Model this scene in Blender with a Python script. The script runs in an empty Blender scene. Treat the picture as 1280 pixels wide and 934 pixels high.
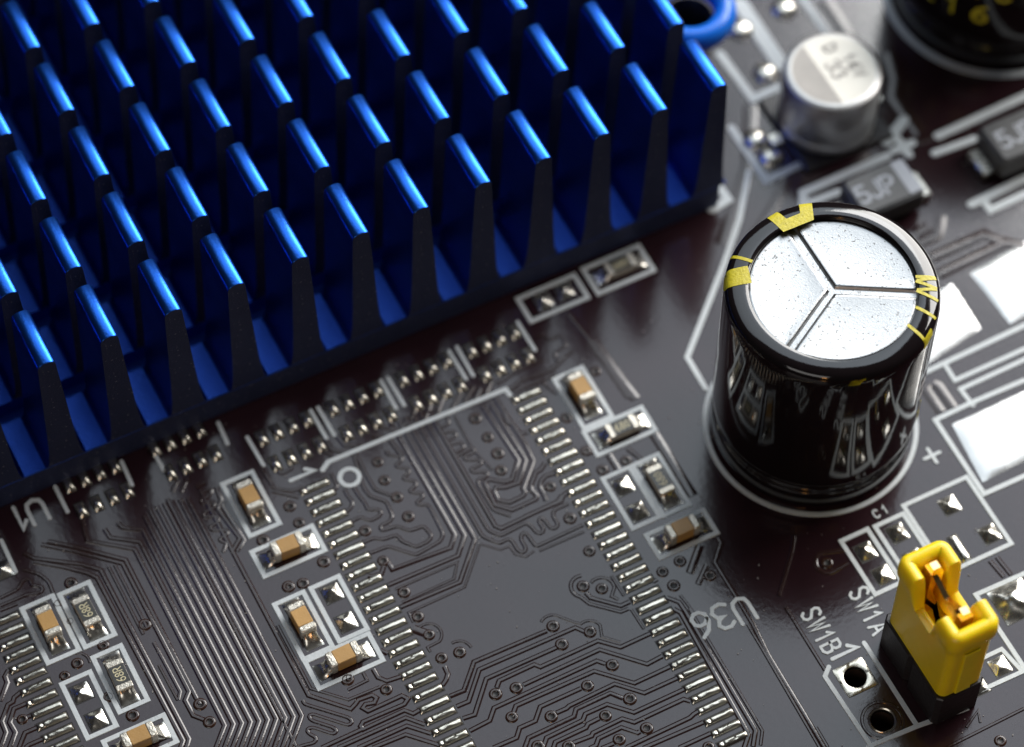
import bpy, math, random
from mathutils import Vector, Matrix, noise

# ------------------------------------------------------------------ set-up
scene = bpy.context.scene
COL = scene.collection
K = 0.1                                   # 1 mm of the board = 0.1 Blender unit
random.seed(7)

# camera (calibrated from the 0.65 mm lead pitch of the chip footprint)
FPX = 3966.9
CA, CB, CC = math.radians(32.055), math.radians(0.780), math.radians(-27.680)
CPOS = Vector((-32.823, -71.959, 132.396))            # mm
CROT = Matrix.Rotation(CC, 3, 'Z') @ Matrix.Rotation(CA, 3, 'X') @ Matrix.Rotation(CB, 3, 'Z')
cam_data = bpy.data.cameras.new('camera')
cam = bpy.data.objects.new('camera', cam_data)
COL.objects.link(cam)
cam.matrix_world = Matrix.Translation(CPOS * K) @ CROT.to_4x4()
cam_data.sensor_width = 36.0
cam_data.lens = FPX / 1280.0 * 36.0
cam_data.clip_start = 0.1
cam_data.clip_end = 400
cam_data.dof.use_dof = True
cam_data.dof.focus_distance = 146.0 * K
cam_data.dof.aperture_fstop = 0.31
cam_data.dof.aperture_blades = 9
scene.camera = cam

# dim room
world = bpy.data.worlds.new('World')
scene.world = world
world.use_nodes = True
bg = world.node_tree.nodes['Background']
bg.inputs[0].default_value = (0.66, 0.64, 0.66, 1)
bg.inputs[1].default_value = 0.035

def area_lamp(name, pos, target, sx, sy, power, color, grad=None):
    l = bpy.data.lights.new(name, 'AREA')
    l.shape = 'RECTANGLE'; l.size = sx; l.size_y = sy
    l.energy = power; l.color = color
    if grad:
        l.use_nodes = True
        nt = l.node_tree; em = next(n for n in nt.nodes if n.type == 'EMISSION')
        ge = nt.nodes.new('ShaderNodeNewGeometry'); sx_ = nt.nodes.new('ShaderNodeSeparateXYZ'); mr = nt.nodes.new('ShaderNodeMapRange')
        nt.links.new(ge.outputs['Parametric'], sx_.inputs[0]); nt.links.new(sx_.outputs['X'], mr.inputs['Value'])
        mr.inputs['To Min'].default_value = grad[0]; mr.inputs['To Max'].default_value = grad[1]
        nt.links.new(mr.outputs['Result'], em.inputs['Strength'])
    o = bpy.data.objects.new(name, l); COL.objects.link(o)
    pos = Vector(pos); o.location = pos
    o.rotation_euler = (Vector(target) - pos).to_track_quat('-Z', 'Y').to_euler()
    return o
# one large soft box above and behind the board, a warm lamp low in front
area_lamp('soft_box', (5.8, 9.4, 17.2), (0.6, 0.2, 0), 14.5, 13, 1110, (0.80, 0.905, 1.0), (1.75, 0.80))
area_lamp('window_light', (17.0, 6.0, 12.0), (0.6, -0.2, 0), 16, 12, 8200, (1.0, 0.98, 0.95))
area_lamp('room_fill', (-12.0, -13.0, 12.0), (0.6, -0.5, 0), 12, 9, 720, (1.0, 0.97, 0.93))
area_lamp('desk_lamp', (-7.5, -15.0, 5.5), (0.6, -0.5, 0), 1.1, 1.1, 110, (1.0, 0.42, 0.08))

scene.view_settings.view_transform = 'Standard'
scene.view_settings.look = 'None'
scene.view_settings.exposure = 0.0
scene.view_settings.gamma = 1.0
scene.view_settings.use_curve_mapping = False
scene.render.engine = 'CYCLES'

# ------------------------------------------------------------------ helpers
def at(x, y, z=0.0):
    """photo pixel -> point (mm) on the horizontal plane z of the board"""
    d = CROT @ Vector(((x - 640) / FPX, -(y - 467) / FPX, -1.0))
    t = (z - CPOS.z) / d.z
    return Vector((CPOS.x + t * d.x, CPOS.y + t * d.y, z))

def mesh(name, verts, faces, mats, midx=None, smooth=False, sharp=38):
    m = bpy.data.meshes.new(name)
    m.from_pydata([(v[0] * K, v[1] * K, v[2] * K) for v in verts], [], faces)
    for t in (mats if isinstance(mats, (list, tuple)) else [mats]):
        m.materials.append(t)
    if midx:
        for p, i in zip(m.polygons, midx): p.material_index = i
    if smooth is True:
        for p in m.polygons: p.use_smooth = True
    elif smooth:
        for p, s in zip(m.polygons, smooth): p.use_smooth = s
    m.update()
    if smooth: m.set_sharp_from_angle(angle=math.radians(sharp))
    return m

def put(name, me, parent=None, loc=(0, 0, 0), rz=0.0):
    o = bpy.data.objects.new(name, me)
    COL.objects.link(o)
    o.location = (loc[0] * K, loc[1] * K, loc[2] * K)
    o.rotation_euler = (0, 0, rz)
    if parent is not None: o.parent = parent
    return o

def thing(name, label, cat, loc=(0, 0, 0), rz=0.0, group=None):
    o = bpy.data.objects.new(name, None)
    COL.objects.link(o)
    o.empty_display_size = 0.05
    o.location = (loc[0] * K, loc[1] * K, loc[2] * K)
    o.rotation_euler = (0, 0, rz)
    tag(o, label, cat, group)
    return o

def tag(o, label, cat, group=None):
    o['label'] = label; o['category'] = cat
    if group: o['group'] = group

class MB:
    """collects faces of one mesh"""
    def __init__(s): s.v = []; s.f = []; s.m = []; s.s = []
    def add(s, verts, faces, m=0, smooth=False):
        b = len(s.v); s.v += [tuple(v) for v in verts]
        s.f += [tuple(i + b for i in f) for f in faces]
        s.m += [m] * len(faces); s.s += [smooth] * len(faces)
    def box(s, x0, x1, y0, y1, z0, z1, m=0, c=0.0):
        if c <= 0:
            v = [(x, y, z) for z in (z0, z1) for x, y in ((x0, y0), (x1, y0), (x1, y1), (x0, y1))]
            s.add(v, [(3, 2, 1, 0), (4, 5, 6, 7), (0, 1, 5, 4), (1, 2, 6, 5), (2, 3, 7, 6), (3, 0, 4, 7)], m)
            return
        def ring(i, z):
            a, b, e, d = x0 + i, x1 - i, y0 + i, y1 - i
            q = c
            return [(a + q, e, z), (b - q, e, z), (b, e + q, z), (b, d - q, z), (b - q, d, z), (a + q, d, z), (a, d - q, z), (a, e + q, z)]
        v = ring(c, z0) + ring(0, z0 + c) + ring(0, z1 - c) + ring(c * 0.9, z1)
        f = [tuple(range(7, -1, -1)), tuple(range(24, 32))]
        for r in range(3):
            for i in range(8):
                j = (i + 1) % 8
                f.append((r * 8 + i, r * 8 + j, r * 8 + 8 + j, r * 8 + 8 + i))
        s.add(v, f, m)
    def lathe(s, prof, n=48, m=0, smooth=True, cx=0, cy=0, closed=False):
        v = []; f = []
        for r, z in prof:
            for i in range(n):
                a = 2 * math.pi * i / n
                v.append((cx + r * math.cos(a), cy + r * math.sin(a), z))
        np_ = len(prof)
        for k in range(np_ - 1 if not closed else np_):
            k2 = (k + 1) % np_
            for i in range(n):
                j = (i + 1) % n
                f.append((k * n + i, k * n + j, k2 * n + j, k2 * n + i))
        s.add(v, f, m, smooth)
    def build(s, name, mats): return mesh(name, s.v, s.f, mats, s.m, s.s)

# ------------------------------------------------------------------ materials
def new_mat(name):
    m = bpy.data.materials.new(name); m.use_nodes = True
    nt = m.node_tree
    return m, nt, nt.nodes['Principled BSDF']

def material(name, color, metallic=0.0, rough=0.4, ior=1.5, var=0.15, vscale=12.0, bump=0.0, bscale=40.0,
             rvar=0.0, coat=0.0, speck=None, sss=0.0, objvar=0.0):
    m, nt, b = new_mat(name)
    N, L = nt.nodes, nt.links
    tc = N.new('ShaderNodeTexCoord')
    b.inputs['Metallic'].default_value = metallic
    b.inputs['Roughness'].default_value = rough
    b.inputs['IOR'].default_value = ior
    if coat: b.inputs['Coat Weight'].default_value = coat; b.inputs['Coat Roughness'].default_value = 0.08
    if sss:
        b.inputs['Subsurface Weight'].default_value = sss
        b.inputs['Subsurface Radius'].default_value = (0.06, 0.03, 0.01)
        b.inputs['Subsurface Scale'].default_value = 0.6
    n1 = N.new('ShaderNodeTexNoise'); n1.inputs['Scale'].default_value = vscale; n1.inputs['Detail'].default_value = 5
    L.new(tc.outputs['Object'], n1.inputs['Vector'])
    mix = N.new('ShaderNodeMix'); mix.data_type = 'RGBA'
    mix.inputs['A'].default_value = tuple(c * (1 - var) for c in color) + (1,)
    mix.inputs['B'].default_value = tuple(min(1, c * (1 + var)) for c in color) + (1,)
    L.new(n1.outputs['Fac'], mix.inputs['Factor'])
    out = mix.outputs['Result']
    if speck:
        scol, sscale, thr = speck
        v = N.new('ShaderNodeTexNoise'); v.inputs['Scale'].default_value = sscale; v.inputs['Detail'].default_value = 3
        L.new(tc.outputs['Object'], v.inputs['Vector'])
        r = N.new('ShaderNodeValToRGB')
        r.color_ramp.elements[0].position = thr; r.color_ramp.elements[1].position = thr + 0.03
        L.new(v.outputs['Fac'], r.inputs['Fac'])
        mx = N.new('ShaderNodeMix'); mx.data_type = 'RGBA'
        mx.inputs['B'].default_value = scol + (1,)
        L.new(out, mx.inputs['A']); L.new(r.outputs['Color'], mx.inputs['Factor'])
        out = mx.outputs['Result']
    if objvar:
        oi = N.new('ShaderNodeObjectInfo'); hs = N.new('ShaderNodeHueSaturation'); m2 = N.new('ShaderNodeMapRange')
        m2.inputs['To Min'].default_value = 1 - objvar; m2.inputs['To Max'].default_value = 1 + objvar
        L.new(oi.outputs['Random'], m2.inputs['Value']); L.new(m2.outputs['Result'], hs.inputs['Value'])
        L.new(out, hs.inputs['Color']); out = hs.outputs['Color']
    L.new(out, b.inputs['Base Color'])
    if rvar:
        mr = N.new('ShaderNodeMapRange')
        mr.inputs['To Min'].default_value = max(0.02, rough - rvar); mr.inputs['To Max'].default_value = rough + rvar
        L.new(n1.outputs['Fac'], mr.inputs['Value']); L.new(mr.outputs['Result'], b.inputs['Roughness'])
    if bump:
        n2 = N.new('ShaderNodeTexNoise'); n2.inputs['Scale'].default_value = bscale; n2.inputs['Detail'].default_value = 4
        L.new(tc.outputs['Object'], n2.inputs['Vector'])
        bp = N.new('ShaderNodeBump'); bp.inputs['Strength'].default_value = bump; bp.inputs['Distance'].default_value = 0.01
        L.new(n2.outputs['Fac'], bp.inputs['Height']); L.new(bp.outputs['Normal'], b.inputs['Normal'])
    return m

M = {}
M['mask'] = material('black_brown_solder_mask', (0.020, 0.0080, 0.0105), rough=0.15, ior=1.55, var=0.35, vscale=3, bump=0.06, bscale=35, rvar=0.03)
M['trace'] = material('masked_copper_trace', (0.023, 0.0105, 0.0095), rough=0.16, ior=1.55, var=0.3, vscale=6, bump=0.08, bscale=60)
M['via'] = material('masked_via_ring', (0.030, 0.013, 0.008), rough=0.16, ior=1.55, var=0.5, vscale=20, bump=0.1, bscale=60)
M['hole'] = material('dark_via_hole', (0.004, 0.003, 0.003), rough=0.5)
M['barrel'] = material('dark_hole_barrel', (0.030, 0.016, 0.010), rough=0.5, var=0.5, vscale=14)
M['bare'] = material('bare_laminate', (0.010, 0.007, 0.006), rough=0.5, var=0.3)
M['solder'] = material('tinned_solder', (0.60, 0.56, 0.475), metallic=1, rough=0.28, var=0.10, vscale=25, bump=0.10, bscale=45, rvar=0.08)
M['land'] = material('tinned_land', (0.40, 0.395, 0.385), metallic=1, rough=0.27, var=0.12, vscale=7, bump=0.08, bscale=12, rvar=0.06)
M['shiny'] = material('shiny_solder', (0.64, 0.61, 0.545), metallic=1, rough=0.27, var=0.14, vscale=25, bump=0.10, bscale=30, rvar=0.05)
M['silk'] = material('white_silkscreen_ink', (0.53, 0.565, 0.58), rough=0.55, var=0.10, vscale=30, bump=0.2, bscale=70)
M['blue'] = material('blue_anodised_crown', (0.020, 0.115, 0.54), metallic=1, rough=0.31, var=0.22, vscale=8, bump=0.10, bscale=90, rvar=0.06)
M['blueshade'] = material('blue_anodised_flank_shaded', (0.020, 0.050, 0.29), metallic=0.9, rough=0.40, var=0.15, vscale=8, bump=0.12, bscale=90, rvar=0.05)  # the crown's anodised blue darkened, painting in the shade between the fins
M['bluebase'] = material('blue_anodised_base', (0.022, 0.080, 0.44), metallic=0.85, rough=0.34, var=0.2, vscale=14, bump=0.25, bscale=80, rvar=0.06)
M['bluedust'] = material('blue_anodised_saw_cut', (0.030, 0.040, 0.10), metallic=0.6, rough=0.55, var=0.25, vscale=10, bump=0.35, bscale=110,
                         speck=((0.30, 0.31, 0.34), 75.0, 0.665))
M['mlcc'] = material('tan_ceramic', (0.43, 0.245, 0.075), rough=0.42, var=0.2, vscale=10, objvar=0.16, bump=0.12, bscale=80)
M['term'] = material('matte_tin_terminal', (0.62, 0.58, 0.50), metallic=0.75, rough=0.42, var=0.18, vscale=30, bump=0.5, bscale=70)
M['res'] = material('white_alumina_chip', (0.40, 0.38, 0.33), rough=0.5, var=0.1)
M['resblack'] = material('dark_resistor_glaze', (0.035, 0.033, 0.028), rough=0.3, var=0.2)
M['digits'] = material('cream_marking_ink', (0.62, 0.56, 0.36), rough=0.5)
M['sleeve'] = material('black_vinyl_sleeve', (0.0065, 0.0045, 0.0050), rough=0.075, ior=1.55, var=0.25, bump=0.035, bscale=16)
M['alu'] = material('etched_aluminium', (0.32, 0.32, 0.32), metallic=1, rough=0.30, var=0.06, vscale=9, bump=0.10, bscale=130,
                    speck=((0.12, 0.115, 0.11), 60.0, 0.64))
M['can'] = material('silver_can', (0.62, 0.61, 0.60), metallic=1, rough=0.42, var=0.05, bump=0.05, bscale=40)
M['cantop'] = material('cream_can_lid', (0.70, 0.66, 0.58), metallic=0.25, rough=0.4, var=0.06)
M['canmark'] = material('grey_negative_mark', (0.50, 0.455, 0.40), rough=0.4)
M['yellowink'] = material('yellow_sleeve_ink', (0.52, 0.44, 0.015), rough=0.45, var=0.35, vscale=60, bump=0.3, bscale=90)
M['jumper'] = material('yellow_moulded_plastic', (0.90, 0.655, 0.010), rough=0.33, var=0.07, vscale=8, bump=0.10, bscale=40, sss=0.45)
M['header'] = material('black_moulded_plastic', (0.016, 0.013, 0.014), rough=0.42, var=0.3, vscale=14, bump=0.35, bscale=50)
M['gold'] = material('gold_plating', (0.95, 0.62, 0.28), metallic=1, rough=0.16, var=0.08, vscale=20, bump=0.05)
M['diode'] = material('dark_epoxy', (0.060, 0.060, 0.062), rough=0.45, var=0.2, bump=0.2)
M['band'] = material('pale_band_ink', (0.36, 0.38, 0.42), rough=0.5)
M['bluering'] = material('bright_blue_plastic', (0.01, 0.16, 0.70), rough=0.28, var=0.05)
M['dust'] = material('pale_dust', (0.35, 0.33, 0.31), rough=0.8)

# ------------------------------------------------------------------ path meshes
def chaikin(P, n=2, closed=False):
    for _ in range(n):
        Q = [] if closed else [P[0]]
        rng = range(len(P)) if closed else range(len(P) - 1)
        for i in rng:
            a, b = P[i], P[(i + 1) % len(P)]
            Q += [a * 0.75 + b * 0.25, a * 0.25 + b * 0.75]
        if not closed: Q.append(P[-1])
        P = Q
    return P

def rounded(P, d):
    Q = [P[0]]
    for a, b, c in zip(P, P[1:], P[2:]):
        l1, l2 = (a - b).length, (c - b).length
        p = b.lerp(a, min(d, 0.45 * l1) / l1); q = b.lerp(c, min(d, 0.45 * l2) / l2)
        Q += [p, p * 0.3 + b * 0.4 + q * 0.3, q]
    Q.append(P[-1])
    return Q

def clean(P):
    Q = [P[0]]
    for q in P[1:]:
        if (q - Q[-1]).length > 0.03: Q.append(q)
    return Q

def offsets(P, closed):
    """unit mitre normals of a 2-D path"""
    out = []
    n = len(P)
    for i in range(n):
        a = P[i - 1] if (i > 0 or closed) else None
        c = P[(i + 1) % n] if (i < n - 1 or closed) else None
        d1 = (P[i] - a).normalized() if a is not None else (c - P[i]).normalized()
        d2 = (c - P[i]).normalized() if c is not None else d1
        n1 = Vector((-d1.y, d1.x)); n2 = Vector((-d2.y, d2.x))
        m = n1 + n2
        if m.length < 1e-4: m = n1
        m.normalize()
        k = 1.0 / max(0.5, m.dot(n1))
        out.append(m * k)
    return out

def sweep(P, prof, closed=False, z=0.0, taper=0.0):
    """sweep a cross-section [(side, height)] along a 2-D path"""
    P = [Vector((p[0], p[1])) for p in P]
    P = clean(P)
    if closed and (P[0] - P[-1]).length < 0.03: P.pop()
    off = offsets(P, closed)
    k = len(prof); v = []; f = []
    for i, (p, o) in enumerate(zip(P, off)):
        for s, h in prof:
            q = p + o * s
            v.append((q.x, q.y, z + h))
    n = len(P)
    for i in range(n if closed else n - 1):
        j = (i + 1) % n
        for a in range(k - 1):
            f.append((i * k + a, j * k + a, j * k + a + 1, i * k + a + 1))
    if not closed:
        f.append(tuple(range(k)))
        f.append(tuple(range((n - 1) * k + k - 1, (n - 1) * k - 1, -1)))
    return v, f

def round_caps(P, w):
    """extend a path by small steps so that its ends look round is left to the tapered tips"""
    return P

def ribbon(P, w, h=0.02, closed=False, z=0.012, caps=True):
    """flat inked line of width w with softened ends"""
    P = clean([Vector((p[0], p[1])) for p in P])
    r = w / 2
    prof = [(-r, 0), (-r * 0.86, h), (r * 0.86, h), (r, 0)]
    v, f = sweep(P, prof, closed, z)
    if caps and not closed:
        for end, nb in ((P[0], P[1]), (P[-1], P[-2])):
            d = (end - nb).normalized(); nrm = Vector((-d.y, d.x))
            b = len(v); m = 6
            for i in range(m + 1):
                a = math.pi * i / m
                q = end + nrm * (r * 0.86 * math.cos(a)) + d * (r * 0.86 * math.sin(a))
                v.append((q.x, q.y, z + h))
            for i in range(m + 1):
                a = math.pi * i / m
                q = end + nrm * (r * math.cos(a)) + d * (r * math.sin(a))
                v.append((q.x, q.y, z))
            f.append(tuple(range(b, b + m + 1)))
            for i in range(m):
                f.append((b + i, b + i + 1, b + m + 2 + i, b + m + 1 + i))
    return v, f

RIDGE = [(-0.130, 0.0), (-0.100, 0.025), (-0.055, 0.047), (0.055, 0.047), (0.100, 0.025), (0.130, 0.0)]
trace_n = [0]
def scaled(prof, sw, sh):
    trace_n[0] += 1
    k = sh * (1 - 0.022 * (trace_n[0] * 5 % 9))       # no two crossing ridges end in one plane
    return [(a * sw, b * k) for a, b in prof]

# ------------------------------------------------------------------ the circuit board
board = thing('circuit_board', 'glossy black-brown circuit board with white outlines, solder pads and fine traces', 'circuit board')
board['kind'] = 'structure'

HOLES = [(12.36, -20.57, 0.55), (12.36, -23.05, 0.56)]
def build_board():
    mb = MB()
    us = [-60, 11.4, 13.3, 75]
    ws = [-60, -24.0, -22.1, -21.52, -19.62, 75]
    for i in range(3):
        for j in range(5):
            x0, x1, y0, y1 = us[i], us[i + 1], ws[j], ws[j + 1]
            hole = None
            if i == 1 and j == 1: hole = HOLES[1]
            if i == 1 and j == 3: hole = HOLES[0]
            if not hole:
                mb.add([(x0, y0, 0), (x1, y0, 0), (x1, y1, 0), (x0, y1, 0)], [(0, 1, 2, 3)])
            else:
                cx, cy, r = hole; n = 32
                inner = []; outer = []
                for k in range(n):
                    a = 2 * math.pi * k / n
                    c, s = math.cos(a), math.sin(a)
                    inner.append((cx + r * c, cy + r * s, 0))
                    tx = ((x1 - cx) / c if c > 1e-6 else (x0 - cx) / c if c < -1e-6 else 1e9)
                    ty = ((y1 - cy) / s if s > 1e-6 else (y0 - cy) / s if s < -1e-6 else 1e9)
                    t = min(tx, ty)
                    outer.append((cx + t * c, cy + t * s, 0))
                # snap the nearest outer point to every corner
                for qx, qy in ((x0, y0), (x1, y0), (x1, y1), (x0, y1)):
                    bi = min(range(n), key=lambda q: (outer[q][0] - qx) ** 2 + (outer[q][1] - qy) ** 2)
                    outer[bi] = (qx, qy, 0)
                low = [(x, y, -1.55) for x, y, _ in inner]
                f = [(k, (k + 1) % n, n + (k + 1) % n, n + k) for k in range(n)]
                mb.add(inner + outer, [q[::-1] for q in f])
                mb.add(inner + low, [(k, n + k, n + (k + 1) % n, (k + 1) % n) for k in range(n)], 1, True)
    o = put('solder_mask', mb.build('solder_mask', [M['mask'], M['barrel']]), board)
    mb = MB(); mb.box(-60, 75, -60, 75, -1.65, -1.56)
    put('laminate_back', mb.build('laminate_back', [M['bare']]), board)
    for x0, x1, y0, y1 in ((-60, 75, -60, -59.8), (-60, 75, 74.8, 75), (-60, -59.8, -59.7, 74.7), (74.8, 75, -59.7, 74.7)):
        mb = MB(); mb.box(x0, x1, y0, y1, -1.55, -0.01)
        put('laminate_edge', mb.build('laminate_edge', [M['bare']]), board)
build_board()

# ---- solder pads
def field(lu, lw, nu, nw, hf, skirt=0.012, seed=0, jitter=0.0):
    """height field of solder over a pad lu x lw (mm), closed to the board"""
    v = []; f = []
    for j in range(nw + 1):
        for i in range(nu + 1):
            x = -1 + 2 * i / nu; y = -1 + 2 * j / nw
            h = hf(x, y)
            nz = noise.noise(Vector((x * 2.2 + seed * 7.3, y * 2.2 - seed * 3.1, seed * 1.7)))
            h *= 1 + jitter * nz
            v.append((x * lu / 2, y * lw / 2, skirt + max(0, h)))
    W = nu + 1
    for j in range(nw):
        for i in range(nu):
            a = j * W + i
            f.append((a, a + 1, a + W + 1, a + W))
    edge = [i for i in range(W)] + [j * W + nu for j in range(1, nw + 1)] + [nw * W + i for i in range(nu - 1, -1, -1)] + [j * W for j in range(nw - 1, 0, -1)]
    b = len(v)
    for e in edge: v.append((v[e][0], v[e][1], 0.0))
    n = len(edge)
    for k in range(n):
        f.append((edge[k], b + k, b + (k + 1) % n, edge[(k + 1) % n]))
    return v, f

def pad_mesh(name, lu, lw, nu, nw, hf, seed, jitter, mat, margin=0.055, skirt=0.014):
    mb = MB()
    v, f = field(lu, lw, nu, nw, hf, skirt, seed, jitter)
    mb.add(v, f, 0, True)
    a, b = lu / 2 + margin, lw / 2 + margin
    # dark clearance round the pad: a low bevelled frame
    c, d = lu / 2 - 0.01, lw / 2 - 0.01
    z = 0.005
    mb.add([(-a, -b, z), (a, -b, z), (a, b, z), (-a, b, z), (-c, -d, z), (c, -d, z), (c, d, z), (-c, d, z)],
           [(0, 1, 5, 4), (1, 2, 6, 5), (2, 3, 7, 6), (3, 0, 4, 7)], 1)
    return mb.build(name, [mat, M['bare']])

def lead_h(seed):
    r = random.Random(seed)
    notch = -0.66 + r.uniform(-0.06, 0.04); dep = r.uniform(0.0, 0.55); H = r.uniform(0.115, 0.14)
    pk = r.uniform(-0.1, 0.35)
    def h(x, y):
        y0 = max(0.0, 1 - abs(y) ** 2.4) ** 0.6
        e = max(0.0, 1 - abs(x) ** 14) ** 0.5
        d = math.exp(-((x - notch) / 0.07) ** 2) * dep
        return H * y0 * e * (0.82 + 0.22 * math.cos((x - pk) * 1.3)) * (1 - d * (1 - 0.3 * abs(y)))
    return h
LEADS = [pad_mesh('lead_pad', 1.50, 0.37, 26, 8, lead_h(s), s, 0.16, M['solder']) for s in range(7)]

for k in range(33):
    put('solder_pad', LEADS[(k * 3) % 7], board, (5.72, -0.65 * k, 0))
    if k < 25: put('solder_pad', LEADS[(k * 5 + 2) % 7], board, (-5.72, -0.65 * k, 0))
for k in range(16):
    put('solder_pad', LEADS[(k * 3 + 1) % 7], board, (-21.78, 0.02 - 0.652 * k, 0))

def star_h(seed):
    r = random.Random(seed * 13 + 5)
    ox, oy = r.uniform(-0.25, 0.15), r.uniform(-0.2, 0.25); H = r.uniform(0.20, 0.27)
    def h(x, y):
        # concave-sided pillow: solder drawn out to the four corners of the pad
        X = (x - ox) / (1 - ox if x > ox else 1 + ox); Y = (y - oy) / (1 - oy if y > oy else 1 + oy)
        d = 1 - max(abs(X), abs(Y))
        c = (1 - X * X) * (1 - Y * Y)
        return H * (0.62 * max(0, d) ** 1.25 + 0.38 * max(0, c) ** 1.1)
    return h
STARS = [pad_mesh('square_pad', 0.86, 0.90, 18, 18, star_h(s), s, 0.22, M['shiny']) for s in range(5)]
def star_at(x, y, k=0, s=1.0):
    p = at(x, y); o = put('solder_pad', STARS[k % 5], board, (p.x, p.y, 0)); o.scale = (s, s, 1); return o
for k, q in enumerate([(415, 742), (433, 778), (102, 866), (121, 900), (779, 608), (797, 640),
                       (680, 377), (706, 364), (1082, 690), (1104, 719), (1122, 667), (1143, 699),
                       (1187, 632), (1237, 668), (1250, 833), (1222, 858), (4, 713)]):
    star_at(*q, k)
BIGSTAR = pad_mesh('large_star_pad', 1.9, 1.9, 24, 24, lambda x, y: star_h(3)(x, y) * 1.6, 3, 0.35, M['shiny'])
p = at(1268, 752); put('solder_pad', BIGSTAR, board, (p.x, p.y, 0))

# bumps of the resistor-array footprints
def drop_h(seed):
    r = random.Random(seed + 77); cy = r.uniform(-0.35, -0.15)
    def h(x, y):
        e = max(0, 1 - x * x) ** 0.55 * max(0, 1 - abs(y) ** 5) ** 0.5
        return e * 0.23 * (0.55 + 0.45 * math.exp(-((y - cy) / 0.5) ** 2))
    return h
DROPS = [pad_mesh('array_pad', 0.44, 0.86, 10, 16, drop_h(s), s, 0.12, M['solder']) for s in range(4)]
k = 0
for u0, w0 in ((-6.85, 3.62), (-6.88, 2.02), (-3.07, 3.62), (-3.07, 2.02), (0.71, 3.60), (0.71, 2.02), (4.47, 3.58), (4.47, 2.02),
               (-11.75, 5.42), (-11.6, 3.86), (-16.23, 5.42), (-16.22, 3.86)):
    for i in range(4):
        put('solder_pad', DROPS[k % 4], board, (u0 + 0.795 * i, w0, 0)); k += 1

# large tinned lands on the right
def land(name, corners, seed, H=0.05):
    P = [at(*c) for c in corners]
    n = 22; v = []; f = []
    for j in range(n + 1):
        for i in range(n + 1):
            s, t = i / n, j / n
            q = P[0] * (1 - s) * (1 - t) + P[1] * s * (1 - t) + P[2] * s * t + P[3] * (1 - s) * t
            e = (1 - abs(2 * s - 1) ** 8) * (1 - abs(2 * t - 1) ** 8)
            z = 0.015 + e * (H + 0.016 * noise.noise(Vector((s * 2.6, t * 2.6, seed))))
            wob = 0.035 * noise.noise(Vector((s * 9, t * 9, seed + 9)))
            v.append((q.x + wob, q.y + wob * 0.8, z))
    for j in range(n):
        for i in range(n):
            a = j * (n + 1) + i
            f.append((a, a + 1, a + n + 2, a + n + 1))
    put('solder_pad', mesh(name, v, f, M['land'], None, True), board)
land('land', [(1150, 462), (1226, 411), (1190, 355), (1120, 395)], 1)
land('land', [(1262, 405), (1330, 372), (1285, 300), (1213, 342)], 2)
land('land', [(1228, 603), (1330, 552), (1290, 485), (1190, 531)], 3)
p = at(1199, 686)
OBL = pad_mesh('oblong_pad', 0.5, 1.5, 10, 20, lambda x, y: 0.16 * max(0, 1 - x * x) ** 0.6 * max(0, 1 - abs(y) ** 8) ** 0.5, 4, 0.1, M['shiny'])
put('solder_pad', OBL, board, (p.x, p.y, 0))
DOT = MB(); DOT.lathe([(0.72, 0), (0.66, 0.14), (0.5, 0.27), (0.28, 0.35), (0.02, 0.38)], 20)
DOT = DOT.build('round_bump', [M['shiny']])
for q in ((980, 12), (925, 38), (957, 93), (944, 176), (963, 197)):
    p = at(*q); put('solder_pad', DOT, board, (p.x, p.y, 0))

# plated through-holes beside the jumper
def ring_pad(cx, cy, r, square):
    mb = MB(); n = 32
    inner = [(r * math.cos(2 * math.pi * k / n), r * math.sin(2 * math.pi * k / n)) for k in range(n)]
    if square:
        a = 0.80; out = []
        for x, y in inner:
            t = a / max(abs(x), abs(y)); X, Y = x * t, y * t
            out.append((X, Y))
        for qx, qy in ((-a, -a), (a, -a), (a, a), (-a, a)):
            bi = min(range(n), key=lambda q: (out[q][0] - qx) ** 2 + (out[q][1] - qy) ** 2)
            out[bi] = (qx * 0.97, qy * 0.97)
    else:
        out = [(x * 1.19, y * 1.19) for x, y in inner]
    mid = [((x * 0.45 + X * 0.55), (y * 0.45 + Y * 0.55)) for (x, y), (X, Y) in zip(inner, out)]
    v = [(x * 0.99, y * 0.99, -0.25) for x, y in inner] + [(x * 1.0, y * 1.0, 0.03) for x, y in inner] + [(x, y, 0.075) for x, y in mid] + [(x, y, 0.03) for x, y in out] + [(x * 1.02, y * 1.02, 0.001) for x, y in out]
    f = []
    for q in range(4):
        for k in range(n):
            f.append((q * n + k, q * n + (k + 1) % n, (q + 1) * n + (k + 1) % n, (q + 1) * n + k))
    mb.add(v, [t[::-1] for t in f], 0, True)
    if not square:
        mb.lathe([(0.86, 0), (0.90, 0.05), (0.98, 0.05), (1.03, 0)], 32, 1)
    put('through_hole_pad', mb.build('through_hole_pad', [M['solder'], M['trace']]), board, (cx, cy, 0))
ring_pad(HOLES[0][0], HOLES[0][1], HOLES[0][2], True)
ring_pad(HOLES[1][0], HOLES[1][1], HOLES[1][2], False)

# ---- traces, digitised from zooms of the photograph: Z(origin x, origin y, magnification)
def Z(ox, oy, s=6.395):
    def g(*pts, r=0, w=1.0, h=1.0, up=None, down=None, upu=None):
        P = []
        for q in pts:
            a = at(ox + q[0] / s, oy + q[1] / s); P.append(Vector((a.x, a.y)))
        if up is not None: P = [Vector((P[0].x, up))] + P
        if down is not None: P = P + [Vector((P[-1].x, down))]
        if r: P = rounded(clean(P), 0.14); w = w * 0.8
        v, f = sweep(P, scaled(RIDGE, w, h))
        put('trace', mesh('trace', v, f, M['trace'], None, True, 22), board)
    return g

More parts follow.
